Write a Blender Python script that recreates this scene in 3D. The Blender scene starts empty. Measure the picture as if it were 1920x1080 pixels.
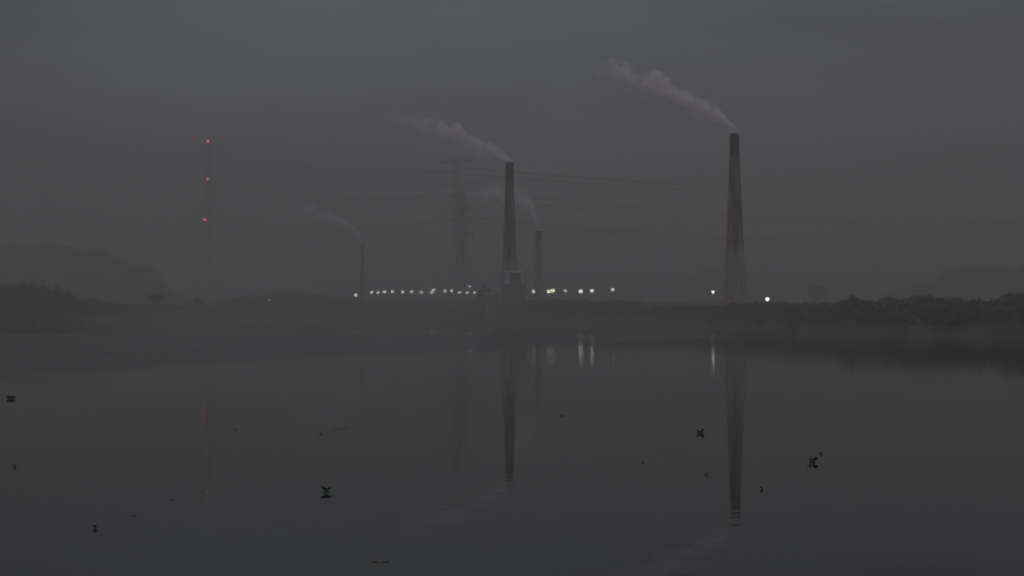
import bpy, bmesh, math, random
import numpy as np
from mathutils import Vector, Matrix
random.seed(7); rng = np.random.default_rng(7)
C = bpy.context.scene.collection
sc = bpy.context.scene

# ------------------------------------------------------------------ camera
F = 1920 * 50 / 36.0          # focal length in photograph pixels
HC, YH = 2.9, 585.0           # camera height above the water, horizon row
cam_d = bpy.data.cameras.new('camera'); cam = bpy.data.objects.new('camera', cam_d); C.objects.link(cam)
cam.location = (0, 0, HC); cam.rotation_euler = (math.radians(90) + math.atan((YH - 540) / F), 0, 0)
cam_d.lens = 50; cam_d.sensor_width = 36; cam_d.clip_start = 0.1; cam_d.clip_end = 20000
cam_d.dof.use_dof = True; cam_d.dof.focus_distance = 12.0; cam_d.dof.aperture_fstop = 3.2
sc.camera = cam
# ------------------------------------------------------------------ world (overcast dusk sky)
w = bpy.data.worlds.new('World'); sc.world = w; w.use_nodes = True
nt = w.node_tree; N = nt.nodes; L = nt.links
for n in list(N): N.remove(n)
def node(tree, t, **kw):
    n = tree.nodes.new(t)
    for k, v in kw.items(): setattr(n, k, v)
    return n
def vmath(tree, op, a, b=None):
    n = node(tree, 'ShaderNodeMath', operation=op)
    for i, v in enumerate((a, b)):
        if v is None: continue
        if isinstance(v, (int, float)): n.inputs[i].default_value = v
        else: tree.links.new(v, n.inputs[i])
    return n.outputs[0]
SUN_EL, SUN_ROT = math.radians(3.0), math.radians(150)
sky = node(nt, 'ShaderNodeTexSky', sky_type='NISHITA', sun_disc=False, sun_elevation=SUN_EL, sun_rotation=SUN_ROT)
sky.air_density = 1.0; sky.dust_density = 3.0
hs = node(nt, 'ShaderNodeHueSaturation'); hs.inputs['Saturation'].default_value = 0.15
L.new(sky.outputs[0], hs.inputs['Color'])
tc = node(nt, 'ShaderNodeTexCoord')
# cloud deck: soft streaky overcast, brighter over the far bank to imitate lens vignetting
mp = node(nt, 'ShaderNodeMapping'); mp.inputs['Scale'].default_value = (2.2, 2.2, 9.0); L.new(tc.outputs['Generated'], mp.inputs[0])
nz = node(nt, 'ShaderNodeTexNoise'); nz.inputs['Scale'].default_value = 1.6; nz.inputs['Detail'].default_value = 3; L.new(mp.outputs[0], nz.inputs['Vector'])
cl = node(nt, 'ShaderNodeMapRange'); cl.inputs['From Min'].default_value = .3; cl.inputs['From Max'].default_value = .7
cl.inputs['To Min'].default_value = .72; cl.inputs['To Max'].default_value = 1.28; L.new(nz.outputs[0], cl.inputs[0])
dp = node(nt, 'ShaderNodeVectorMath', operation='DOT_PRODUCT'); L.new(tc.outputs['Generated'], dp.inputs[0])
dp.inputs[1].default_value = Vector((0.03, 0.93, 0.37)).normalized()
glow = node(nt, 'ShaderNodeMapRange', interpolation_type='SMOOTHSTEP'); L.new(dp.outputs['Value'], glow.inputs[0])
glow.inputs['From Min'].default_value = .83; glow.inputs['From Max'].default_value = 1.0
glow.inputs['To Min'].default_value = .5; glow.inputs['To Max'].default_value = 1.35
grey = node(nt, 'ShaderNodeMixRGB', blend_type='MIX'); grey.inputs[0].default_value = .9
L.new(hs.outputs[0], grey.inputs[1]); grey.inputs[2].default_value = (1.06, 1.20, 1.31, 1)
mul = node(nt, 'ShaderNodeMixRGB', blend_type='MULTIPLY'); mul.inputs[0].default_value = 1
# an overcast sky is brightest overhead
sz = node(nt, 'ShaderNodeSeparateXYZ'); L.new(tc.outputs['Generated'], sz.inputs[0])
zen = node(nt, 'ShaderNodeMapRange', interpolation_type='SMOOTHSTEP'); L.new(sz.outputs['Z'], zen.inputs[0])
zen.inputs['From Min'].default_value = .24; zen.inputs['From Max'].default_value = .85
zen.inputs['To Min'].default_value = 0; zen.inputs['To Max'].default_value = 5.4
L.new(grey.outputs[0], mul.inputs[1]); L.new(vmath(nt, 'MULTIPLY', cl.outputs[0], vmath(nt, 'ADD', glow.outputs[0], zen.outputs[0])), mul.inputs[2])
bg = node(nt, 'ShaderNodeBackground'); bg.inputs['Strength'].default_value = 0.10
L.new(mul.outputs[0], bg.inputs[0]); wo = node(nt, 'ShaderNodeOutputWorld'); L.new(bg.outputs[0], wo.inputs[0])
# ------------------------------------------------------------------ faint sun behind cloud, exposure, sampling
sd = bpy.data.lights.new('sun', 'SUN'); sd.energy = 0.02; sd.angle = math.radians(20); sd.color = (1, .9, .8)
so = bpy.data.objects.new('sun', sd); C.objects.link(so)
so.rotation_euler = (math.radians(90) - SUN_EL, 0, math.pi - SUN_ROT)
sc.view_settings.view_transform = 'Standard'; sc.view_settings.look = 'None'
sc.view_settings.exposure = -0.08; sc.view_settings.gamma = 1.0
sc.render.engine = 'CYCLES'
cy = sc.cycles
cy.max_bounces = 6; cy.diffuse_bounces = 2; cy.glossy_bounces = 3; cy.transmission_bounces = 2
cy.volume_bounces = 4; cy.transparent_max_bounces = 8; cy.use_denoising = True
cy.volume_step_rate = 1.0; cy.volume_max_steps = 96; cy.sample_clamp_indirect = 4.0

# ------------------------------------------------------------------ helpers
def P(px, py, D): return Vector(((px - 960) * D / F, D, HC + (YH - py) * D / F))
def tag(o, label=None, cat=None, group=None, kind=None):
    for k, v in (('label', label), ('category', cat), ('group', group), ('kind', kind)):
        if v: o[k] = v
    return o
def empty(name, loc, rz=0):
    o = bpy.data.objects.new(name, None); o.empty_display_size = .5; C.objects.link(o)
    o.location = loc; o.rotation_euler = (0, 0, rz); return o
def mesh_obj(name, verts, faces, mat, parent=None, smooth=False):
    me = bpy.data.meshes.new(name); me.from_pydata([tuple(map(float, v)) for v in verts], [], [tuple(map(int, f)) for f in faces])
    me.update(); me.materials.append(mat)
    if smooth:
        for p in me.polygons: p.use_smooth = True
    o = bpy.data.objects.new(name, me); C.objects.link(o)
    if parent: o.parent = parent
    return o
class MB:
    def __init__(s): s.v = []; s.f = []
    def add(s, v, f):
        k = len(s.v); s.v += [tuple(a) for a in v]; s.f += [tuple(i + k for i in q) for q in f]
    def bar(s, a, b, r0, r1=None, n=4):
        a, b = Vector(a), Vector(b); r1 = r0 if r1 is None else r1
        q = (b - a).to_track_quat('Z', 'Y'); v = []
        for p, r in ((a, r0), (b, r1)):
            for k in range(n):
                t = 2 * math.pi * (k + .5) / n; v.append(p + q @ Vector((r * math.cos(t), r * math.sin(t), 0)))
        f = [(k, (k + 1) % n, n + (k + 1) % n, n + k) for k in range(n)] + [tuple(range(n))[::-1], tuple(range(n, 2 * n))]
        s.add(v, f)
    def box(s, lo, hi):
        x0, y0, z0 = lo; x1, y1, z1 = hi
        s.add([(x0,y0,z0),(x1,y0,z0),(x1,y1,z0),(x0,y1,z0),(x0,y0,z1),(x1,y0,z1),(x1,y1,z1),(x0,y1,z1)],
              [(0,3,2,1),(4,5,6,7),(0,1,5,4),(1,2,6,5),(2,3,7,6),(3,0,4,7)])
    def lathe(s, prof, n=24, c=(0, 0), close=True):
        v = []
        for r, z in prof:
            for k in range(n):
                t = 2 * math.pi * k / n; v.append((c[0] + r * math.cos(t), c[1] + r * math.sin(t), z))
        f = []
        for i in range(len(prof) - 1):
            for k in range(n): f.append((i*n+k, i*n+(k+1) % n, (i+1)*n+(k+1) % n, (i+1)*n+k))
        if close: f += [tuple(range(n))[::-1], tuple(range((len(prof)-1)*n, len(prof)*n))]
        s.add(v, f)
    def build(s, name, mat, parent=None, smooth=False): return mesh_obj(name, s.v, s.f, mat, parent, smooth)
def children(o): return [c for c in bpy.data.objects if c.parent == o]
def copy_tree(o, parent=None):
    c = o.copy(); C.objects.link(c); c.parent = parent
    for ch in children(o): copy_tree(ch, c)
    return c
# ------------------------------------------------------------------ materials
def mat(name, col, rough=.9, noise=None, col2=None, spec=.3):
    m = bpy.data.materials.new(name); m.use_nodes = True; t = m.node_tree; b = t.nodes['Principled BSDF']
    b.inputs['Base Color'].default_value = (*col, 1); b.inputs['Roughness'].default_value = rough
    b.inputs['Specular IOR Level'].default_value = spec
    if noise:
        tcn = node(t, 'ShaderNodeTexCoord'); n = node(t, 'ShaderNodeTexNoise'); n.inputs['Scale'].default_value = noise
        n.inputs['Detail'].default_value = 4; t.links.new(tcn.outputs['Object'], n.inputs['Vector'])
        r = node(t, 'ShaderNodeValToRGB'); r.color_ramp.elements[0].position = .35; r.color_ramp.elements[1].position = .65
        r.color_ramp.elements[0].color = (*col, 1); r.color_ramp.elements[1].color = (*col2, 1)
        t.links.new(n.outputs[0], r.inputs[0]); t.links.new(r.outputs[0], b.inputs['Base Color'])
    return m
def emit(name, col, strength):
    m = bpy.data.materials.new(name); m.use_nodes = True; t = m.node_tree; b = t.nodes['Principled BSDF']
    b.inputs['Base Color'].default_value = (.5, .5, .5, 1)
    b.inputs['Emission Color'].default_value = (*col, 1); b.inputs['Emission Strength'].default_value = strength
    m.cycles.emission_sampling = 'NONE'
    return m
M = {}
M['leaf'] = mat('leaf', (.032, .042, .025), .8, .35, (.045, .056, .034))
M['leaf_dry'] = mat('leaf_dry', (.05, .055, .03), .85, .3, (.07, .065, .04))
M['bark'] = mat('bark', (.06, .045, .035), .9, 3, (.09, .07, .05))
M['hyacinth'] = mat('hyacinth_leaf', (.06, .09, .055), .6, 8, (.085, .12, .065))
M['weed'] = mat('dead_weed', (.085, .07, .062), .8, 8, (.12, .09, .08))
M['steel'] = mat('galvanised_steel', (.12, .12, .12), .6, 1, (.18, .18, .18))
M['wire'] = mat('cable', (.04, .04, .04), .7, 1, (.06, .06, .06))
M['pole'] = mat('pole_paint', (.15, .15, .15), .7, 2, (.22, .21, .2))
M['plaster'] = mat('pale_plaster', (.78, .76, .74), .85, 1.2, (.86, .84, .82))
M['render_dark'] = mat('grey_render', (.22, .21, .195), .9, .8, (.32, .30, .28))
M['tin_wall'] = mat('stained_render', (.10, .095, .09), .9, .8, (.15, .14, .13))
M['tin'] = mat('tin_roof', (.16, .13, .12), .6, 1.5, (.22, .17, .15))
M['opening'] = mat('dark_opening', (.05, .045, .045), .9, 2, (.07, .06, .06))
M['insul'] = mat('porcelain', (.05, .04, .04), .4, 3, (.07, .06, .05))
def ground_mat():
    m = mat('bank_soil', (.05, .045, .034), .95, .05, (.075, .062, .05)); t = m.node_tree; b = t.nodes['Principled BSDF']
    src = b.inputs['Base Color'].links[0].from_socket
    tcn = node(t, 'ShaderNodeTexCoord'); n = node(t, 'ShaderNodeTexNoise'); n.inputs['Scale'].default_value = .012
    n.inputs['Detail'].default_value = 5; t.links.new(tcn.outputs['Object'], n.inputs['Vector'])
    # red brick dust around the kiln by the right chimney
    ds = node(t, 'ShaderNodeVectorMath', operation='DISTANCE'); t.links.new(tcn.outputs['Object'], ds.inputs[0]); ds.inputs[1].default_value = (47, 300, 3)
    a = node(t, 'ShaderNodeMapRange'); t.links.new(ds.outputs['Value'], a.inputs[0])
    a.inputs['From Min'].default_value = 52; a.inputs['From Max'].default_value = 18
    mx = node(t, 'ShaderNodeMixRGB'); t.links.new(a.outputs[0], mx.inputs[0]); t.links.new(src, mx.inputs[1]); mx.inputs[2].default_value = (.15, .085, .065, 1)
    t.links.new(mx.outputs[0], b.inputs['Base Color']); return m
M['ground'] = ground_mat()
def brick_mat(name, h, soot_h):
    """Old brick chimney: courses, vertical rain stains, soot settled over the top soot_h metres (stain with an uneven lower edge)."""
    m = bpy.data.materials.new(name); m.use_nodes = True; t = m.node_tree; b = t.nodes['Principled BSDF']; b.inputs['Roughness'].default_value = .92
    b.inputs['Specular IOR Level'].default_value = .2
    tcn = node(t, 'ShaderNodeTexCoord'); sx = node(t, 'ShaderNodeSeparateXYZ'); t.links.new(tcn.outputs['Object'], sx.inputs[0])
    mp = node(t, 'ShaderNodeMapping'); mp.inputs['Scale'].default_value = (1.3, 1.3, .16); t.links.new(tcn.outputs['Object'], mp.inputs[0])
    n = node(t, 'ShaderNodeTexNoise'); n.inputs['Scale'].default_value = 1.0; n.inputs['Detail'].default_value = 5; t.links.new(mp.outputs[0], n.inputs['Vector'])
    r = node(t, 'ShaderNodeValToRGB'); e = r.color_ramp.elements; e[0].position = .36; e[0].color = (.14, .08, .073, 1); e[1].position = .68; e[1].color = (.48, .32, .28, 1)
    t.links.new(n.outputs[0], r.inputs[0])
    br = node(t, 'ShaderNodeTexWave', bands_direction='Z'); br.inputs['Scale'].default_value = 4; t.links.new(tcn.outputs['Object'], br.inputs['Vector'])
    m1 = node(t, 'ShaderNodeMixRGB', blend_type='MULTIPLY'); m1.inputs[0].default_value = .25; t.links.new(r.outputs[0], m1.inputs[1]); t.links.new(br.outputs[0], m1.inputs[2])
    zz = vmath(t, 'ADD', sx.outputs['Z'], vmath(t, 'MULTIPLY', n.outputs[0], soot_h * 1.3))
    a = node(t, 'ShaderNodeMapRange', interpolation_type='SMOOTHSTEP'); t.links.new(zz, a.inputs[0])
    a.inputs['From Min'].default_value = h - soot_h * .75; a.inputs['From Max'].default_value = h - soot_h * .15
    m2 = node(t, 'ShaderNodeMixRGB'); t.links.new(a.outputs[0], m2.inputs[0]); t.links.new(m1.outputs[0], m2.inputs[1]); m2.inputs[2].default_value = (.02, .02, .021, 1)
    t.links.new(m2.outputs[0], b.inputs['Base Color']); return m
M['brick_low'] = mat('kiln_brick', (.16, .07, .05), .9, .5, (.28, .13, .09))

def water_mat():
    m = bpy.data.materials.new('river_water'); m.use_nodes = True; t = m.node_tree; b = t.nodes['Principled BSDF']
    b.inputs['Base Color'].default_value = (.014, .015, .015, 1); b.inputs['IOR'].default_value = 1.333
    b.inputs['Specular IOR Level'].default_value = .5
    tcn = node(t, 'ShaderNodeTexCoord')
    mp = node(t, 'ShaderNodeMapping'); mp.inputs['Scale'].default_value = (.010, .022, 1); mp.inputs['Location'].default_value = (.35, .2, 0); t.links.new(tcn.outputs['Object'], mp.inputs[0])
    n = node(t, 'ShaderNodeTexNoise'); n.inputs['Scale'].default_value = 1; n.inputs['Detail'].default_value = 3; t.links.new(mp.outputs[0], n.inputs['Vector'])
    patch = node(t, 'ShaderNodeMapRange'); t.links.new(n.outputs[0], patch.inputs[0]); patch.inputs['From Min'].default_value = .35; patch.inputs['From Max'].default_value = .6; patch.inputs['To Min'].default_value = .6
    # a breeze ruffles the far reach by the left bank; the near water is calm
    sp = node(t, 'ShaderNodeSeparateXYZ'); t.links.new(tcn.outputs['Object'], sp.inputs[0])
    reach = node(t, 'ShaderNodeMapRange'); t.links.new(vmath(t, 'SUBTRACT', sp.outputs['Y'], vmath(t, 'MULTIPLY', sp.outputs['X'], 2.2)), reach.inputs[0])
    reach.inputs['From Min'].default_value = 103; reach.inputs['From Max'].default_value = 124
    lee = node(t, 'ShaderNodeMapRange'); t.links.new(sp.outputs['Y'], lee.inputs[0]); lee.inputs['From Min'].default_value = 215; lee.inputs['From Max'].default_value = 175
    ruf = vmath(t, 'MULTIPLY', vmath(t, 'MULTIPLY', patch.outputs[0], reach.outputs[0]), lee.outputs[0])
    t.links.new(vmath(t, 'ADD', vmath(t, 'MULTIPLY', ruf, .15), .035), b.inputs['Roughness'])
    mp2 = node(t, 'ShaderNodeMapping'); mp2.inputs['Scale'].default_value = (.55, 1.6, 1); t.links.new(tcn.outputs['Object'], mp2.inputs[0])
    n2 = node(t, 'ShaderNodeTexNoise'); n2.inputs['Scale'].default_value = 1; n2.inputs['Detail'].default_value = 4; n2.inputs['Distortion'].default_value = .8; t.links.new(mp2.outputs[0], n2.inputs['Vector'])
    bp = node(t, 'ShaderNodeBump'); bp.inputs['Strength'].default_value = .11; bp.inputs['Distance'].default_value = .03
    t.links.new(n2.outputs[0], bp.inputs['Height']); t.links.new(bp.outputs[0], b.inputs['Normal'])
    return m
M['water'] = water_mat()

# ------------------------------------------------------------------ shoreline and ground
SX = [-1500, -200, 0, 130, 300, 600, 800, 900, 1000, 1100, 1200, 1300, 1400, 1500, 1700, 1920, 2300, 4000]
SY = [430, 460, 480, 520, 560, 560, 470, 380, 345, 320, 285, 255, 235, 205, 180, 165, 150, 120]
def shore(px): return float(np.interp(px, SX, SY)) + 3 * math.sin(px * .021) + 2 * math.sin(px * .057 + 1)
def hsh(x, y): return .5 * math.sin(x * .09 + 1.3 * math.sin(y * .05)) + .4 * math.sin(y * .13 + x * .031)
def gz(x, y):
    px = 960 + F * x / y; d = y - shore(px)
    t = min(1, max(0, (d + 6) / 16)); t = t * t * (3 - 2 * t)
    top = 3.2 + .35 * hsh(x, y)
    return -1.4 + (top + 1.4) * t
us = np.concatenate([np.linspace(-1.25, -.42, 12), np.linspace(-.4, .4, 261), np.linspace(.42, 1.25, 12)])
ds = np.concatenate([np.linspace(-14, 20, 18), np.linspace(24, 120, 24), np.geomspace(130, 4300, 26)])
V = []; Fc = []
for i, u in enumerate(us):
    px = 960 + F * u; s0 = shore(px)
    for d in ds:
        Y = s0 + d; V.append((u * Y, Y, gz(u * Y, Y)))
nd = len(ds)
for i in range(len(us) - 1):
    for j in range(nd - 1): Fc.append((i*nd+j, (i+1)*nd+j, (i+1)*nd+j+1, i*nd+j+1))
g = mesh_obj('ground', V, Fc, M['ground'], smooth=True); tag(g, kind='structure')
V = []; Fc = []; xs = np.linspace(-120, 120, 61); ys = np.concatenate([np.linspace(-80, -4, 10), np.linspace(-3, 8, 16)])
for x in xs:
    for y in ys:
        e = 5.2 + .6 * math.sin(x * .35) + .3 * math.sin(x * 1.1); t = min(1, max(0, (e - y) / 4)); t = t * t * (3 - 2 * t)
        V.append((x, y, -1.0 + 2.25 * t + .04 * math.sin(x * 2.1 + y)))
for i in range(len(xs) - 1):
    for j in range(len(ys) - 1): Fc.append((i*len(ys)+j, (i+1)*len(ys)+j, (i+1)*len(ys)+j+1, i*len(ys)+j+1))
tag(mesh_obj('riverbank', V, Fc, M['ground'], smooth=True), kind='structure')
tag(mesh_obj('river', [(-6000, -900, 0), (6000, -900, 0), (6000, 5000, 0), (-6000, 5000, 0)], [(0, 1, 2, 3)], M['water']), kind='structure')

# ------------------------------------------------------------------ air
def vol_mat(name, col, dens, aniso=0.0):
    m = bpy.data.materials.new(name); m.use_nodes = True; t = m.node_tree; t.nodes.remove(t.nodes['Principled BSDF'])
    pv = node(t, 'ShaderNodeVolumePrincipled'); pv.inputs['Color'].default_value = (*col, 1); pv.inputs['Density'].default_value = dens
    pv.inputs['Anisotropy'].default_value = aniso
    t.links.new(pv.outputs[0], t.nodes['Material Output'].inputs['Volume']); return m, pv
def air(name, lo, hi, col, dens):
    b = MB(); b.box(lo, hi); m, _ = vol_mat(name, col, dens)
    return tag(b.build(name, m), kind='stuff')
air('haze', (-6400, -1000, -2.4), (6400, 5300, 135), (.483, .430, .420), .0021)
def mist():
    # thin smoky mist lying low over the kiln bank: a flat, soft edged mound
    b = MB(); n, K = 40, 10; cx, cyy, rx, ry, h = 150, 268, 228, 165, 17
    for k in range(K + 1):
        t = math.pi / 2 * k / K; rr = math.cos(t) if k < K else .001; z = -.6 + h * math.sin(t)
        b.v += [(cx + rx * rr * math.cos(a), cyy + ry * rr * math.sin(a), z) for a in [2 * math.pi * j / n for j in range(n)]]
    b.f = [(i*n+j, i*n+(j+1) % n, (i+1)*n+(j+1) % n, (i+1)*n+j) for i in range(K) for j in range(n)] + [tuple(range(n))[::-1], tuple(range(K*n, (K+1)*n))]
    m, _ = vol_mat('mist', (.45, .412, .407), .0042); tag(b.build('mist', m), kind='stuff')
mist()

# ------------------------------------------------------------------ chimneys, kilns
def chimney(px, top_py, D, r_top, r_bot, label, soot=5, ladder=True):
    base = P(px, top_py, D); x, y, ztop = base; z0 = gz(x, y) - .3
    H = ztop - z0; root = empty('brick_chimney', (x, y, z0))
    tag(root, label, 'chimney', 'brick kiln chimneys')
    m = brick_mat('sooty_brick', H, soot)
    b = MB(); prof = [(r_bot * 1.15, 0), (r_bot * 1.12, 2.6), (r_bot, 2.8)]
    for k in range(1, 15):
        t = k / 14; prof.append((r_bot + (r_top - r_bot) * (t ** .85), 2.8 + (H - 4.3 - 2.8) * t))
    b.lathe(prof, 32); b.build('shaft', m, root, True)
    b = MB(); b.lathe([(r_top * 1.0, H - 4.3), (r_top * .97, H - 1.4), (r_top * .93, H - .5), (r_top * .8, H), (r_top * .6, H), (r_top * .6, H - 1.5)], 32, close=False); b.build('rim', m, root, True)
    for zb in (H * .35, H * .62, H * .82):
        b = MB(); rr = r_bot + (r_top - r_bot) * (((zb - 2.8) / (H - 7.1)) ** .85)
        b.lathe([(rr + .02, zb), (rr + .07, zb), (rr + .07, zb + .14), (rr + .02, zb + .14)], 32, close=False); b.build('iron_band', M['steel'], root)
    if ladder:
        b = MB(); n = 60
        pts = []
        for k in range(n + 1):
            zz = .5 + (H - 1) * k / n; t = max(0, min(1, (zz - 2.8) / (H - 7.1))); rr = (r_bot + (r_top - r_bot) * t ** .85) + .12 + (r_bot * .15 if zz < 3 else 0)
            pts.append((rr, zz))
        for (r0, a0), (r1, a1) in zip(pts, pts[1:]):
            for s in (-.2, .2): b.bar((s, -r0, a0), (s, -r1, a1), .03)
            b.bar((-.2, -r0, a0), (.2, -r0, a0), .02)
        b.build('ladder', M['steel'], root)
    return root
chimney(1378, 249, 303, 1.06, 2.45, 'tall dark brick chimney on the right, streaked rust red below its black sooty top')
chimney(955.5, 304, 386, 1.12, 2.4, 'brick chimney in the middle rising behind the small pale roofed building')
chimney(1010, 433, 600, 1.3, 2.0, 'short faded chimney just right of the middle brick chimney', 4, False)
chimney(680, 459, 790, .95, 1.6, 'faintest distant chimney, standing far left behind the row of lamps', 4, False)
def kiln(px, D, wx, wy, hh, label):
    x = (px - 960) * D / F; z0 = gz(x, D) - .4; root = empty('brick_kiln', (x, D, z0)); tag(root, label, 'kiln', 'low brick kilns round the chimneys')
    def oval(a, bb, z, n=48): return [(a * math.copysign(abs(math.cos(t)) ** .7, math.cos(t)), bb * math.copysign(abs(math.sin(t)) ** .7, math.sin(t)), z + .08 * math.sin(9 * t)) for t in [2 * math.pi * k / n for k in range(n)]]
    n = 48; v = oval(wx, wy, 0) + oval(wx * .96, wy * .93, hh * .8) + oval(wx * .93, wy * .86, hh)
    f = [(i*n+k, i*n+(k+1) % n, (i+1)*n+(k+1) % n, (i+1)*n+k) for i in range(2) for k in range(n)]
    mesh_obj('kiln_wall', v, f, M['brick_low'], root)
    mesh_obj('kiln_top', oval(wx * .93, wy * .86, hh), [tuple(range(n))], M['ground'], root)
    for k in range(-3, 4):
        b = MB(); xx = k * wx * .22; b.box((xx - .7, -wy - .05, .1), (xx + .7, -wy * .86, 1.3)); b.build('firing_door', M['opening'], root)
kiln(1390, 303, 24, 11, 2.4, 'low reddish brick kiln at the foot of the large right chimney')
kiln(958, 393, 11, 7, 2.2, 'low brick kiln at the foot of the middle chimney')

# ------------------------------------------------------------------ smoke plumes
def plume(pts, D, dens, col, label, nscale=.45, wob=1.0, seed=0):
    """pts: (px, py, full width px, density 0..1), from the mouth leftwards; the mesh is the plume's hull, the volume thins towards its edge."""
    mouth = P(pts[0][0], pts[0][1], D)
    W = [(P(a, b, D) - mouth, wd * 1.15 * D / F / 2, q) for a, b, wd, q in pts]
    xe = W[-1][0].x; Ln = -xe
    m, pv = vol_mat('smoke', col, 0); t = m.node_tree
    tcn = node(t, 'ShaderNodeTexCoord')
    nv = node(t, 'ShaderNodeTexNoise'); nv.inputs['Scale'].default_value = nscale; nv.inputs['Detail'].default_value = 4; nv.inputs['Roughness'].default_value = .55
    off = node(t, 'ShaderNodeVectorMath', operation='ADD'); t.links.new(tcn.outputs['Object'], off.inputs[0]); off.inputs[1].default_value = (seed * 13.7, seed * 3.1, 0)
    t.links.new(off.outputs[0], nv.inputs['Vector'])
    sx = node(t, 'ShaderNodeSeparateXYZ'); t.links.new(tcn.outputs['Object'], sx.inputs[0])
    sn = node(t, 'ShaderNodeSeparateColor'); t.links.new(nv.outputs['Color'], sn.inputs[0])
    tt = vmath(t, 'DIVIDE', sx.outputs['X'], -Ln)
    def curve(vals, lo, hi):
        fc = node(t, 'ShaderNodeFloatCurve'); cm = fc.mapping; cu = cm.curves[0]
        ts = [-p.x / Ln for p, _, _ in W]
        pts_ = [(a, (v - lo) / (hi - lo)) for a, v in zip(ts, vals)]
        cu.points[0].location = pts_[0]; cu.points[1].location = pts_[-1]
        for p_ in pts_[1:-1]: cu.points.new(*p_)
        cm.update(); t.links.new(tt, fc.inputs['Value'])
        return vmath(t, 'ADD', vmath(t, 'MULTIPLY', fc.outputs[0], hi - lo), lo)
    zs = [p.z for p, _, _ in W]; rs = [r for _, r, _ in W]; qs = [q for _, _, q in W]
    zc = curve(zs, min(zs) - .01, max(zs) + .01); rc = curve(rs, 0, max(rs)); qc = curve(qs, 0, 1)
    amp = vmath(t, 'MULTIPLY', rc, 2.9 * wob)
    dz = vmath(t, 'ADD', vmath(t, 'SUBTRACT', sx.outputs['Z'], zc), vmath(t, 'MULTIPLY', vmath(t, 'SUBTRACT', sn.outputs[0], .5), amp))
    dy = vmath(t, 'ADD', sx.outputs['Y'], vmath(t, 'MULTIPLY', vmath(t, 'SUBTRACT', sn.outputs[1], .5), amp))
    r2 = vmath(t, 'ADD', vmath(t, 'MULTIPLY', dz, dz), vmath(t, 'MULTIPLY', dy, dy))
    q = vmath(t, 'DIVIDE', r2, vmath(t, 'MULTIPLY', rc, rc))
    fall = vmath(t, 'MAXIMUM', vmath(t, 'SUBTRACT', 1, q), 0)
    puff = node(t, 'ShaderNodeMapRange'); t.links.new(sn.outputs[2], puff.inputs[0]); puff.inputs['From Min'].default_value = .4; puff.inputs['From Max'].default_value = .62; puff.inputs['To Min'].default_value = .1
    d = vmath(t, 'MULTIPLY', vmath(t, 'MULTIPLY', fall, puff.outputs[0]), vmath(t, 'MULTIPLY', qc, dens))
    t.links.new(d, pv.inputs['Density'])
    # hull
    n = 14; V = []; K = 40
    ts = np.array([-p.x for p, _, _ in W])
    for k in range(K + 1):
        X = Ln * k / K; z = float(np.interp(X, ts, zs)); r = float(np.interp(X, ts, rs)) * 1.45 * (1 + .1 * math.sin(k * 1.7 + seed))
        if k == K: r *= .3
        for a in range(n):
            th = 2 * math.pi * a / n; V.append((-X, r * math.cos(th), z + r * math.sin(th)))
    Fc = [(i*n+a, (i+1)*n+a, (i+1)*n+(a+1) % n, i*n+(a+1) % n) for i in range(K) for a in range(n)] + [tuple(range(n)), tuple(range(K*n, (K+1)*n))[::-1]]
    o = mesh_obj('smoke_plume', V, Fc, m); o.location = mouth
    tag(o, label, 'smoke', 'smoke plumes of the kiln chimneys')
SC = (.999, .90, .905)
plume([(1386, 250, 13, 1), (1372, 241, 22, 1), (1348, 223, 33, 1), (1320, 205, 36, .9), (1290, 194, 42, .75), (1262, 180, 48, .7), (1245, 165, 56, .6), (1215, 160, 46, .45), (1190, 148, 40, .3), (1160, 133, 40, .4), (1130, 132, 26, .2), (1095, 105, 22, .03), (1066, 84, 22, .05), (1045, 72, 16, 0)],
      303, 2.0, SC, 'brightest pinkish smoke plume, blowing left from the large right chimney', .42, 1, 1)
plume([(961, 304, 12, .9), (947, 296, 20, 1), (925, 285, 26, 1), (900, 276, 30, .8), (860, 256, 38, .75), (820, 241, 34, .6), (785, 232, 28, .35), (745, 222, 26, .16), (710, 212, 22, 0)],
      386, 1.3, SC, 'pale smoke plume drifting left from the middle brick chimney', .34, 1, 2)
plume([(1012, 430, 12, .9), (1003, 405, 26, 1), (992, 385, 34, 1), (972, 368, 34, .9), (940, 362, 30, .6), (900, 364, 30, .35), (868, 368, 30, 0)],
      600, .42, SC, 'faded smoke curling left behind the middle brick chimney', .2, .9, 3)
plume([(681, 456, 8, .4), (668, 434, 14, .9), (645, 419, 16, 1), (615, 405, 20, .9), (585, 397, 22, .6), (555, 392, 22, .25), (520, 388, 20, 0)],
      790, .4, SC, 'faintest thin smoke wisp over the distant far left chimney', .17, .9, 4)

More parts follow.
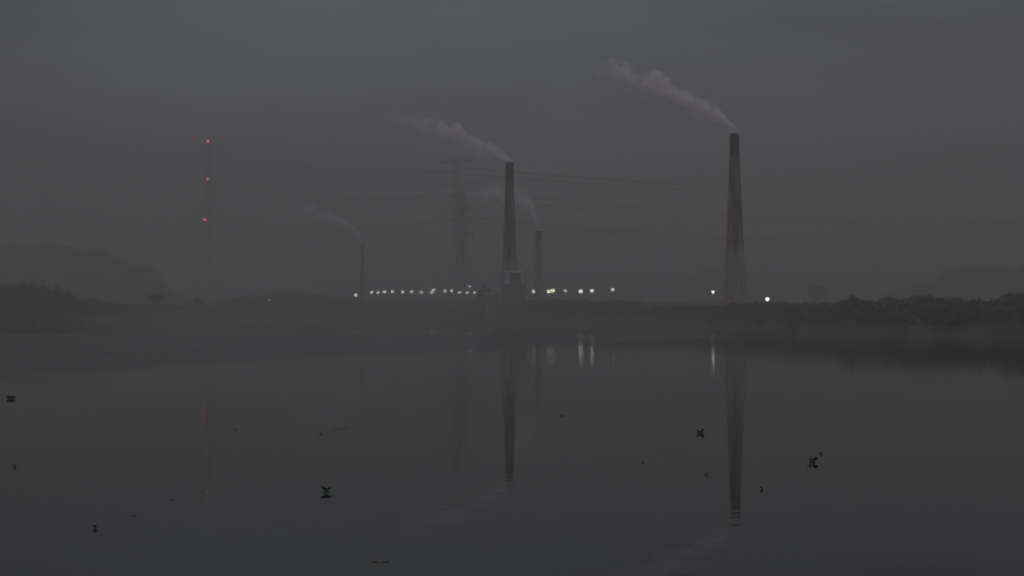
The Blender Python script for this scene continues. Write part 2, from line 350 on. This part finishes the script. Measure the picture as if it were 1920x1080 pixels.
# ------------------------------------------------------------------ pylons and wires
def pylon(px, D, zt, arms, w_top, w_bot, rot, label, lights=(), r=.15):
    x = (px - 960) * D / F; z0 = gz(x, D) - .3; root = empty('pylon', (x, D, z0), rot); tag(root, label, 'pylon', 'lattice electricity pylons across the river')
    H = zt - z0; zb = H * .42
    def hw(z): return (w_bot + (w_top * 1.9 - w_bot) * z / zb) / 2 if z < zb else (w_top * 1.9 + (w_top - w_top * 1.9) * (z - zb) / (H - zb)) / 2
    b = MB(); lv = [0, .15, .29, .42, .5, .58, .66, .73, .8, .87, .93, 1.0]
    zs = [H * t for t in lv]
    for z, z2 in zip(zs, zs[1:]):
        a, c = hw(z), hw(z2)
        cs = [(-a, -a), (a, -a), (a, a), (-a, a)]; ct = [(-c, -c), (c, -c), (c, c), (-c, c)]
        for k in range(4):
            b.bar((*cs[k], z), (*ct[k], z2), r)
            k2 = (k + 1) % 4
            b.bar((*cs[k], z), (*ct[k2], z2), r * .6); b.bar((*cs[k2], z), (*ct[k], z2), r * .6); b.bar((*ct[k], z2), (*ct[k2], z2), r * .6)
    b.build('lattice_body', M['steel'], root)
    tips = []
    for za, ha in arms:
        za -= z0; b = MB(); c = hw(za); tp = []
        for s in (-1, 1):
            for yy in (-c, c):
                b.bar((s * c, yy, za), (s * ha, 0, za), r * .8); b.bar((s * c, yy, za + 2.6 if za + 2.6 < H else za + 1), (s * ha, 0, za), r * .7)
            for k in (1, 2, 3):
                q = k / 4; b.bar((s * (c + (ha - c) * q), -c * (1 - q), za), (s * (c + (ha - c) * q), c * (1 - q), za), r * .5)
                b.bar((s * (c + (ha - c) * (q - .25)), 0, za), (s * (c + (ha - c) * q), 0, za + 2.6 * (1 - q)), r * .5)
            i = MB(); Li = 5.0
            i.lathe([(.05, za - Li)] + [(.28 if k % 2 else .12, za - Li + .3 + k * .33) for k in range(14)] + [(.05, za)], 8, (s * ha, 0)); i.build('insulator', M['insul'], root)
            tp.append(Vector((x, D, z0)) + Matrix.Rotation(rot, 3, 'Z') @ Vector((s * ha, 0, za - Li)))
        b.bar((-c, -c, za), (c, -c, za), r * .6); b.bar((-c, c, za), (c, c, za), r * .6); b.build('crossarm', M['steel'], root); tips.append(tp)
    for lx, lz, m in lights:
        b = MB(); ctr = (0 + lx, -hw(min(H, lz - z0)) - .5, lz - z0)
        b.lathe([(.02, -.8), (.45, -.72), (.72, -.4), (.82, 0), (.72, .4), (.45, .72), (.02, .82)], 12)
        v = [(p[0] + ctr[0], p[1] + ctr[1], p[2] + ctr[2]) for p in b.v]; b.v = v
        o = b.build('warning_light', m, root, True)
    return tips
z_at = lambda py, D: HC + (YH - py) * D / F
RA = math.radians(38)
redA = emit('warning_light_pink', (1, .22, .32), 3.3); redB = emit('warning_light_dim', (1, .3, .36), 2.2); redC = emit('warning_light_red', (1, .07, .14), 4.4)
ca = math.cos(RA)
pA = pylon(392, 900, z_at(262, 900), [(z_at(272, 900), 9.6 / ca), (z_at(334, 900), 9.8 / ca), (z_at(396, 900), 10 / ca)], 2.2, 17, -RA,
           'tall lattice pylon carrying three red warning lights', [(0.2, z_at(265, 900), redA), (.6, z_at(336, 900), redB), (-1.6, z_at(412, 900), redC)])
pB = pylon(857, 830, z_at(296, 830), [(z_at(303, 830), 12 / ca), (z_at(346, 830), 12.5 / ca), (z_at(394, 830), 9 / ca)], 2.6, 17, -RA,
           'taller lattice pylon with wide arms left of the middle brick chimney', r=.16)
pylon(868, 740, z_at(362, 740), [(z_at(395, 740), 6.4 / ca), (z_at(416, 740), 5 / ca), (z_at(440, 740), 5.6 / ca)], 2.4, 17, -RA,
           'shorter lattice pylon with splayed legs overlapping the taller wide armed one', r=.2)
pC = pylon(2010, 1070, z_at(358, 1070), [(z_at(362, 1070) + 5, 13.5 / ca), (z_at(414, 1070) + 5, 14 / ca), (z_at(450, 1070) + 5, 9 / ca)], 2.2, 19, -RA,
           'lattice pylon beyond the right end of the wires')
pD = pylon(85, 1350, z_at(318, 1350), [(z_at(325, 1350), 11 / ca), (z_at(372, 1350), 11 / ca), (z_at(420, 1350), 11 / ca)], 2.2, 17, -RA,
           'faintest lattice pylon, alone at the far left of the photo')
def wire(a, b, sag, label, r=.12):
    n = 40; B = MB(); pts = []
    for k in range(n + 1):
        t = k / n; p = a.lerp(b, t); p.z -= 4 * sag * t * (1 - t); pts.append(p)
    for p, q in zip(pts, pts[1:]): B.bar(p, q, r, n=5)
    tag(B.build('power_line', M['wire']), label, 'power line', 'wires strung between the pylons')
lev = ['topmost', 'middle', 'lowest']
for k, s in enumerate((6, 8, 7)):
    for i, side in ((0, 'outer'), (1, 'inner')):
        wire(pB[k][i], pC[k][i], s, f'{lev[k]} {side} wire running right from the pylon beside the middle chimney', .24)
        wire(pA[k][i], pB[k][i], 6, f'{lev[k]} {side} wire between the red lit pylon and the wide armed pylon')
        wire(pD[k][i], pA[k][i], 9, f'{lev[k]} {side} wire between the far left pylon and the red lit pylon')

# ------------------------------------------------------------------ lamps
Ew = emit('lamp_white', (1, .99, .95), 4.0); Ey = emit('lamp_warm', (1, .97, .80), 6.0); Ed = emit('lamp_dim', (1, .97, .94), 3.4); Ef = emit('lamp_faint', (1, .97, .94), 1.2); Em = emit('lamp_medium', (1, .98, .95), 2.4); Eb = emit('lamp_bright', (1, .98, .92), 5.0)
def lamp(px, py, D, m, label, r, grp):
    p = P(px, py, D); z0 = gz(p.x, p.y) - .2; root = empty('street_lamp', (p.x, p.y, z0)); h = p.z - z0
    tag(root, label, 'lamp', grp)
    r *= random.uniform(.88, 1.12)
    b = MB(); b.bar((0, .35, 0), (0, .35, h + .3), .09, .05, 8); b.bar((0, .35, h + .3), (0, -.05, h + r + .12), .04, n=6); b.build('pole', M['pole'], root)
    b = MB(); b.lathe([(r * .9, h + r * .75), (r * 1.0, h + r * .8), (r * .5, h + r * 1.15), (.06, h + r * 1.25)], 14); b.build('lamp_cap', M['pole'], root)
    b = MB(); b.lathe([(r * math.sin(t) + .005, h - r * math.cos(t)) for t in [math.pi * k / 8 for k in range(9)]], 14); b.build('lamp_globe', m, root, True)
ordn = ['first', 'second', 'third', 'fourth', 'fifth', 'sixth', 'seventh', 'eighth', 'ninth', 'tenth', 'eleventh', 'twelfth', 'thirteenth', 'fourteenth', 'fifteenth']
row = [(697,548),(709,549),(721,547),(736,547),(755,547),(772,547),(790,548),(809.5,547.5),(813,543),(835,545.5),(847,545),(862,548.5),(876,549),(890.5,549),(904,549)]
GL = 'row of dim lamps left of the middle chimney'
for k, (a, b_) in enumerate(row):
    lamp(a, b_, 800 + 4 * math.sin(k * 2.3), Ed, f'dim white lamp, {ordn[k]} from the left in the lower lamp row left of the chimney', .95, GL)
lamp(667, 553, 570, Ed, 'dim white lamp standing apart at the left end of the lamp row', .62, GL)
lamp(881, 536.5, 800, Ed, 'dim white lamp raised above the rest of the left lamp row', .80, GL)
lamp(505, 563, 640, Ef, 'barely visible tiny lamp far to the left of the lamp row', .3, GL)
GR = 'bright lamps right of the middle chimney'
for a, b_, D, m, lb in [(1001, 546, 600, Ew, 'bright white lamp nearest the right side of the pale roofed building'),
        (1029, 546.5, 600, Ey, 'yellowish lamp, left one of the touching pair'), (1036.5, 545, 590, Ey, 'yellowish lamp, right one of the touching pair'),
        (1060, 545, 610, Em, 'dimmer grey white lamp just right of the touching yellowish pair'),
        (1089, 546, 420, Ew, 'white lamp over the shorter left streak on the water'),
        (1110, 545, 415, Ew, 'white lamp over the longest streak on the water'),
        (1149, 543, 590, Ew, 'white lamp at the right end of the bright row, slightly raised')]:
    lamp(a, b_, D, m, lb, .56 * D / 430, GR)
lamp(1337, 547.5, 312, Ew, 'white lamp close to the left side of the large right chimney', .36, 'lamps beside the large right chimney')
lamp(1439, 561, 300, Eb, 'brightest white lamp, right of the large chimney foot', .42, 'lamps beside the large right chimney')

# ------------------------------------------------------------------ buildings
def pale_house():
    D = 376; c = P(964, 560, D); z0 = gz(c.x, D) - .3; k = D / F; root = empty('roofed_building', (c.x, D, z0))
    tag(root, 'small pale flat roofed building with a dark opening, in front of the middle chimney', 'building')
    zt = z_at(507, D) - z0; zf = z_at(534, D) - z0; hw_ = 17.5 * k
    b = MB(); b.box((-hw_ - .5, 0, 0), (hw_ + .6, 5, zf)); b.build('lower_storey', M['tin_wall'], root)
    b = MB(); b.box((-hw_ - .9, -.6, zf), (hw_ + 1.0, 5.4, zf + .25)); b.build('floor_slab', M['render_dark'], root)
    b = MB(); b.box((-hw_ + .1, 1.9, zf + .25), (hw_ - .1, 4.8, zt - .6)); b.build('back_wall', M['render_dark'], root)  # shade inside the open room is put into this wall's darker colour
    b = MB(); b.box((-hw_, 0, zf + .25), (-hw_ + 1.3, 1.8, zt - .6)); b.build('wall', M['plaster'], root)
    b = MB(); b.box((-hw_ - .25, -.3, zt - .6), (hw_ + .25, 5, zt)); b.build('roof', M['plaster'], root)
    for xx in (hw_ - .3, ):
        b = MB(); b.box((xx - .2, .05, zf + .25), (xx + .2, .5, zt - .6)); b.build('post', M['plaster'], root)
    for xx in (-1.8, 0, 1.8):
        b = MB(); b.box((xx - .45, -.04, 1.2), (xx + .45, .1, 2.6)); w_ = b.build('window', M['opening'], root)
        b = MB(); b.box((xx - .55, -.1, 1.05), (xx + .55, -.045, 1.18)); b.build('sill', M['plaster'], w_)
pale_house()
def shed(px, py_top, py_bot, wpx, D, wallm, label, roofm='tin', lit=None):
    c = P(px, py_bot, D); z0 = gz(c.x, D) - .3; k = D / F; zt = z_at(py_top, D) - z0; hw_ = wpx * k / 2
    root = empty('shed', (c.x, D, z0)); tag(root, label, 'shed')
    zt = max(zt, 2.2)
    b = MB(); b.box((-hw_, 0, 0), (hw_, 3, zt - .5)); b.build('wall', M[wallm], root)
    b = MB(); b.add([(-hw_ - .3, -.4, zt - .5), (hw_ + .3, -.4, zt - .5), (hw_ + .3, 3.4, zt - .5), (-hw_ - .3, 3.4, zt - .5), (-hw_ - .3, 1.5, zt + .25), (hw_ + .3, 1.5, zt + .25)],
                    [(0, 1, 5, 4), (2, 3, 4, 5), (0, 4, 3), (1, 2, 5), (0, 3, 2, 1)]); b.build('roof', M[roofm], root)
    b = MB(); b.box((hw_ * .2, -.05, .3), (hw_ * .6, -.003, min(2.1, zt - .8))); b.build('door', M['opening'], root)
    if lit:
        b = MB(); b.box((-hw_ * .7, -.06, zt - 1.5), (hw_ * .15, -.004, zt - .7)); b.build('window', lit, root)
    return root
shed(1480, 572, 584, 15, 262, 'plaster', 'small pinkish lit hut right of the brightest lamp', 'tin', emit('lit_window', (1, .75, .62), .28))
shed(694, 588, 598, 20, 552, 'plaster', 'small pale hut on the left bank below the lamp row')
shed(924, 550, 575, 26, 376, 'render_dark', 'dim grey shed touching the left side of the pale roofed building')
shed(1018, 573, 582, 24, 362, 'plaster', 'low pale shed on the bank right of the pale roofed building')

# ------------------------------------------------------------------ vegetation
def leaf_quads(centers, radii, per, size):
    """leaf-sized quads spread through ellipsoids; returns verts, faces"""
    n = len(centers) * per
    c = np.repeat(np.asarray(centers, float), per, 0); r = np.repeat(np.asarray(radii, float), per, 0)
    d = rng.normal(size=(n, 3)); d /= np.linalg.norm(d, axis=1)[:, None]
    rad = rng.uniform(.45, 1.08, n)[:, None]
    p = c + d * r * rad
    a = rng.normal(size=(n, 3)); a /= np.linalg.norm(a, axis=1)[:, None]
    b = np.cross(a, rng.normal(size=(n, 3))); b /= np.linalg.norm(b, axis=1)[:, None]
    s = (size * rng.uniform(.6, 1.4, n))[:, None]
    v = np.stack([p - a * s, p + b * s * .5, p + a * s, p - b * s * .5], 1).reshape(-1, 3)
    return v, np.arange(4 * n).reshape(n, 4)
def fast_mesh(name, v, f, m, parent=None):
    me = bpy.data.meshes.new(name); me.vertices.add(len(v)); me.vertices.foreach_set('co', v.astype(np.float32).ravel())
    me.loops.add(f.size); me.loops.foreach_set('vertex_index', f.astype(np.int32).ravel())
    me.polygons.add(len(f)); me.polygons.foreach_set('loop_start', np.arange(0, f.size, 4, dtype=np.int32)); me.update(calc_edges=True)
    me.materials.append(m); o = bpy.data.objects.new(name, me); C.objects.link(o)
    if parent: o.parent = parent
    return o
def make_tree(h, cr, m, leaf=.35, nb=16, per=110):
    root = empty('tree', (0, 0, 0)); b = MB(); tr = h * .028 + .06
    p0 = Vector((0, 0, 0)); cl = []; fork = h * random.uniform(.25, .38)
    p1 = Vector((random.uniform(-.3, .3), random.uniform(-.3, .3), fork)); b.bar(p0, p1, tr * 1.3, tr, 8)
    for k in range(nb):
        a = 2 * math.pi * (k / nb) + random.uniform(-.4, .4); rr = cr * math.sqrt(random.uniform(.02, .75)); up = 1 - (rr / cr) ** 2 * .55
        q = Vector((rr * math.cos(a), rr * math.sin(a), fork + (h - fork) * random.uniform(.42, .93) * up)); mid = p1.lerp(q, .5) + Vector((0, 0, -.08 * h))
        b.bar(p1, mid, tr * .6, tr * .4, 6); b.bar(mid, q, tr * .4, tr * .1, 6)
        s = cr * random.uniform(.26, .46); cl.append(((q.x, q.y, q.z), (s * 1.15, s * 1.15, s * .8)))
    b.build('trunk', M['bark'], root)
    v, f = leaf_quads([c for c, _ in cl], [r for _, r in cl], per, leaf); fast_mesh('crown', v, f, m, root)
    return root
protos = [make_tree(10, 4.2, M['leaf']), make_tree(10, 3.2, M['leaf'], nb=13), make_tree(10, 5.2, M['leaf_dry'], nb=20)]
used = [False] * 3
def plant_tree(kind, px, py_top, D, label, wscale=1.0, group=None):
    x = (px - 960) * D / F; z0 = gz(x, D) - .15; s = (z_at(py_top, D) - z0) / 10.0
    o = protos[kind] if not used[kind] else copy_tree(protos[kind]); used[kind] = True
    o.location = (x, D, z0); o.scale = (s * wscale, s * wscale, s); o.rotation_euler = (0, 0, random.uniform(0, 6.28))
    for k in ('label', 'category', 'group'):
        if k in o: del o[k]
    tag(o, label, 'tree', group or 'trees along the far bank')
bpy.context.view_layer.update()
T = [
 (0, 292, 547, 566, 'small round tree standing above the left bank skyline', 1.0),
 (1, 372, 556, 575, 'low bush like tree to the left below the red lit pylon', 1.2),
 (1, 172, 557, 575, 'low tree at the right foot of the dark left clump', 1.3),
 (0, 601, 548, 566, 'small dark tree left of the first lamps', 1.1),
 (0, 576, 553, 572, 'lower tree just left of the small dark tree by the lamps', 1.0),
 (1, 906, 530, 450, 'small dark tree beside the last lamp of the left row', .7),
 (0, 1042, 557, 352, 'round dark tree in front of the touching yellowish lamps', 1.2),
 (1, 1124, 566, 330, 'bushy tree on the bank below the bright white lamps', 1.4),
 (2, 1200, 563, 300, 'wide spreading tree on the bank midway between the chimneys', 1.1),
 (0, 1245, 570, 288, 'low dark tree right of the wide spreading tree', 1.2),
 (0, 1533, 528, 390, 'faded round tree standing behind the right mound', .8),
 (1, 1600, 552, 205, 'left tree of the dark right hand clump', 1.3),
 (2, 1662, 557, 200, 'low wide tree second in the dark right hand clump', 1.3),
 (0, 1728, 549, 196, 'highest tree in the middle of the dark right hand clump', 1.4),
 (2, 1790, 557, 192, 'broad low tree right of the highest one in the right clump', 1.4),
 (0, 1905, 545, 182, 'dark tree at the right edge of the photo', 1.5),
 (0, 20, 524, 490, 'dark tree at the left edge of the photo', 1.6),
 (2, 66, 531, 494, 'second dark tree from the left edge of the photo', 1.5),
 (1, 112, 543, 515, 'third dark tree from the left, lower and sloping down', 1.8),
]
for a in T: plant_tree(a[0], a[1], a[2], a[3], a[4], a[5])
# far woods: masses that read as one
def wood(name, spans, D, depth, dens, label, leaf=.8, m='leaf', stuff=True):
    cs = []; rs = []
    for (x0, x1, f_top) in spans:
        n = int((x1 - x0) * dens)
        for _ in range(n):
            px = random.uniform(x0, x1); d = D + random.uniform(0, depth); k = d / F
            zt = z_at(f_top(px), d); z0 = gz((px - 960) * k, d); r = random.uniform(1.6, 3.0) * (D / 500)
            z = random.uniform(z0 + .5, max(z0 + 1, zt - r * .8)) if random.random() < .55 else zt - r * .8 - random.random() ** 2 * 3
            cs.append(((px - 960) * k, d, z)); rs.append((r, r, r * .8))
    v, f = leaf_quads(cs, rs, 46, leaf); o = fast_mesh(name, v, f, M[m]); tag(o, label, 'woodland' if name == 'woodland' else 'scrub', None, 'stuff'); return o
bump = lambda px, s: s * (math.sin(px * .13) * .5 + math.sin(px * .31 + 2) * .35 + math.sin(px * .071 + 4) * .6)
def itp(xs_, ys_, s=4): return lambda px: float(np.interp(px, xs_, ys_)) + bump(px, s)
wood('woodland', [(-250, 345, itp([-250, 0, 60, 140, 200, 240, 280, 345], [466, 460, 458, 464, 474, 492, 506, 562], 6))], 1050, 40, 6, 'faint flat topped wood of tall trees rising behind the left bank', .9)
wood('woodland', [(1455, 2150, itp([1455, 1550, 1640, 1740, 1790, 1830, 1870, 1920, 2150], [574, 566, 560, 527, 507, 496, 508, 502, 490], 6))], 600, 40, 3.5, 'faint wood behind the dark right hand clump', .5)
wood('woodland', [(1262, 1462, itp([1262, 1290, 1330, 1365, 1400, 1440, 1462], [560, 520, 502, 510, 512, 530, 560], 3))], 1050, 30, 3, 'faint rounded tree mass behind the foot of the large right chimney', .9)
wood('woodland', [(400, 960, itp([400, 540, 600, 700, 960], [566, 545, 556, 561, 560], 3))], 690, 30, 1.6, 'long low tree line behind the row of dim lamps', .9)
# bank scrub along the water
STX = [-300, 0, 60, 120, 160, 220, 500, 900, 1000, 1080, 1180, 1260, 1330, 1480, 1540, 1590, 1640, 1700, 1760, 1800, 1850, 1900, 2100]
STY = [528, 532, 534, 548, 560, 567, 568, 568, 561, 561, 565, 574, 592, 589, 577, 562, 566, 562, 559, 564, 571, 562, 548]
cs = []; rs = []
for i in range(3000):
    px = random.uniform(-300, 2100); s = shore(px); d = s + 3 + 18 * random.random(); k = d / F; z0 = gz((px - 960) * k, d)
    zt = z_at(float(np.interp(px, STX, STY)) + bump(px, 3), d); r = random.uniform(.8, 1.5) * (1.25 if px < 900 else .9)
    z = random.uniform(z0, max(z0 + .3, zt - r * .75)); cs.append(((px - 960) * k, d, z)); rs.append((r * 1.4, r * 1.2, r * .8))
v, f = leaf_quads(cs, rs, 44, .34); tag(fast_mesh('bank_scrub', v, f, M['leaf']), 'dark scrub covering the whole far bank down to the water', 'scrub', None, 'stuff')

# ------------------------------------------------------------------ floating plants
def hyacinth(px, py, wpx, hpx, label, m='hyacinth', flat=False, nl=None):
    D = F * HC / (py + hpx * .35 - YH); x = (px - 960) * D / F; k = D / F; W = wpx * k / 2; Hh = max(.03, hpx * k * .45)
    root = empty('floating_weed' if flat else 'water_hyacinth', (x, D, 0), 0)
    tag(root, label, 'water plant', 'plants floating on the water')
    n = nl or max(7, int(14 * W / .08)); n = min(n, 40); b = MB(); mt = MB()
    for i in range(n):
        a = random.uniform(0, 6.28); cx = random.uniform(-.6, .6) * W; cyy = random.uniform(-.5, .5) * min(W, .25)
        ln = (random.uniform(.6, 1.1) * Hh) if not flat else .008; lean = random.uniform(.1, .55) * min(W, .12)
        base_ = Vector((cx, cyy, 0.0)); tip = Vector((cx + lean * math.cos(a), cyy + lean * math.sin(a), ln))
        mt.bar(base_, tip, .006, .004, 5)
        s = random.uniform(.028, .05) * (1.0 if W > .06 else max(.4, W / .06 * .6)); u = Vector((math.cos(a), math.sin(a), (random.uniform(.1, .9) if not flat else .02))).normalized(); wv = u.cross(Vector((0, 0, 1))).normalized()
        nn = u.cross(wv).normalized(); pts = []
        for t_, ww in ((0, .15), (.35, .8), (.75, .9), (1.15, .5), (1.4, .0)):
            pts.append((tip + u * s * t_ * 1.4 + wv * s * ww + nn * s * .15 * ww, tip + u * s * t_ * 1.4 - wv * s * ww + nn * s * .15 * ww))
        vv = [p for pr in pts for p in pr]
        b.add(vv, [(2*j, 2*j+2, 2*j+3, 2*j+1) for j in range(4)])
    b.build('leaves', M[m], root); mt.build('stalks', M[m], root)
    # the low raft of roots the rosette rides on
    r_ = MB(); nn_ = 18; v = [(0, 0, .014)] + [(W * random.uniform(.75, 1) * math.cos(2 * math.pi * j / nn_), min(W * .8, .2) * random.uniform(.7, 1) * math.sin(2 * math.pi * j / nn_), .008) for j in range(nn_)]
    v += [(p[0] * 1.35, p[1] * 1.5, -.006) for p in v[1:]]
    r_.add(v, [(0, 1 + j, 1 + (j + 1) % nn_) for j in range(nn_)] + [(1 + j, 1 + nn_ + j, 1 + nn_ + (j + 1) % nn_, 1 + (j + 1) % nn_) for j in range(nn_)])
    r_.build('root_mat', M[m], root)
HY = [(23, 745, 25, 9, 'long dark water hyacinth clump at the left edge of the photo', 0),
 (30, 874, 8, 5, 'tiny dark plant near the left edge, below the long clump', 0),
 (613, 917, 19, 17, 'compact dark green hyacinth clump, the greenest on the near water', 0),
 (641, 802, 30, 4, 'thin reddish brown strip of floating weed', 1),
 (602, 812, 4, 5, 'tiny speck of a plant just left below the thin reddish strip', 0),
 (442, 804, 7, 5, 'tiny lone plant below the red lit pylon reflection', 0),
 (326, 935, 8, 4, 'flat tiny plant upper right of the dark sliver near the lower left', 1),
 (252, 964, 12, 4, 'dark sliver of weed near the lower left', 1),
 (180, 988, 5, 4, 'lowest tiny plant speck on the lower left water', 0),
 (1313, 808, 19, 11, 'dark ragged hyacinth left of the large chimney reflection', 0),
 (1323, 888, 7, 6, 'tiny plant close to the left of the large chimney reflection', 0),
 (1205, 865, 9, 7, 'small dark plant between the two chimney reflections', 0),
 (1524, 861, 20, 18, 'cross shaped dark hyacinth right of the large chimney reflection', 0),
 (1538, 848, 10, 8, 'small faded plant touching the cross shaped hyacinth', 0),
 (1053, 778, 6, 5, 'tiny plant right of the middle chimney reflection', 0),
 (1428, 915, 6, 5, 'tiny plant just right of the large chimney reflection', 0),
 (627, 659, 12, 3, 'faint farthest strip of weed on the water', 1),
 (712, 1050, 24, 2.2, 'faint wide weed strip at the bottom edge of the photo', 1)]
for a in HY: hyacinth(a[0], a[1], a[2] * .88, a[3] * .85, a[4], 'weed' if a[0] in (641, 712, 627) else 'hyacinth', bool(a[5]))
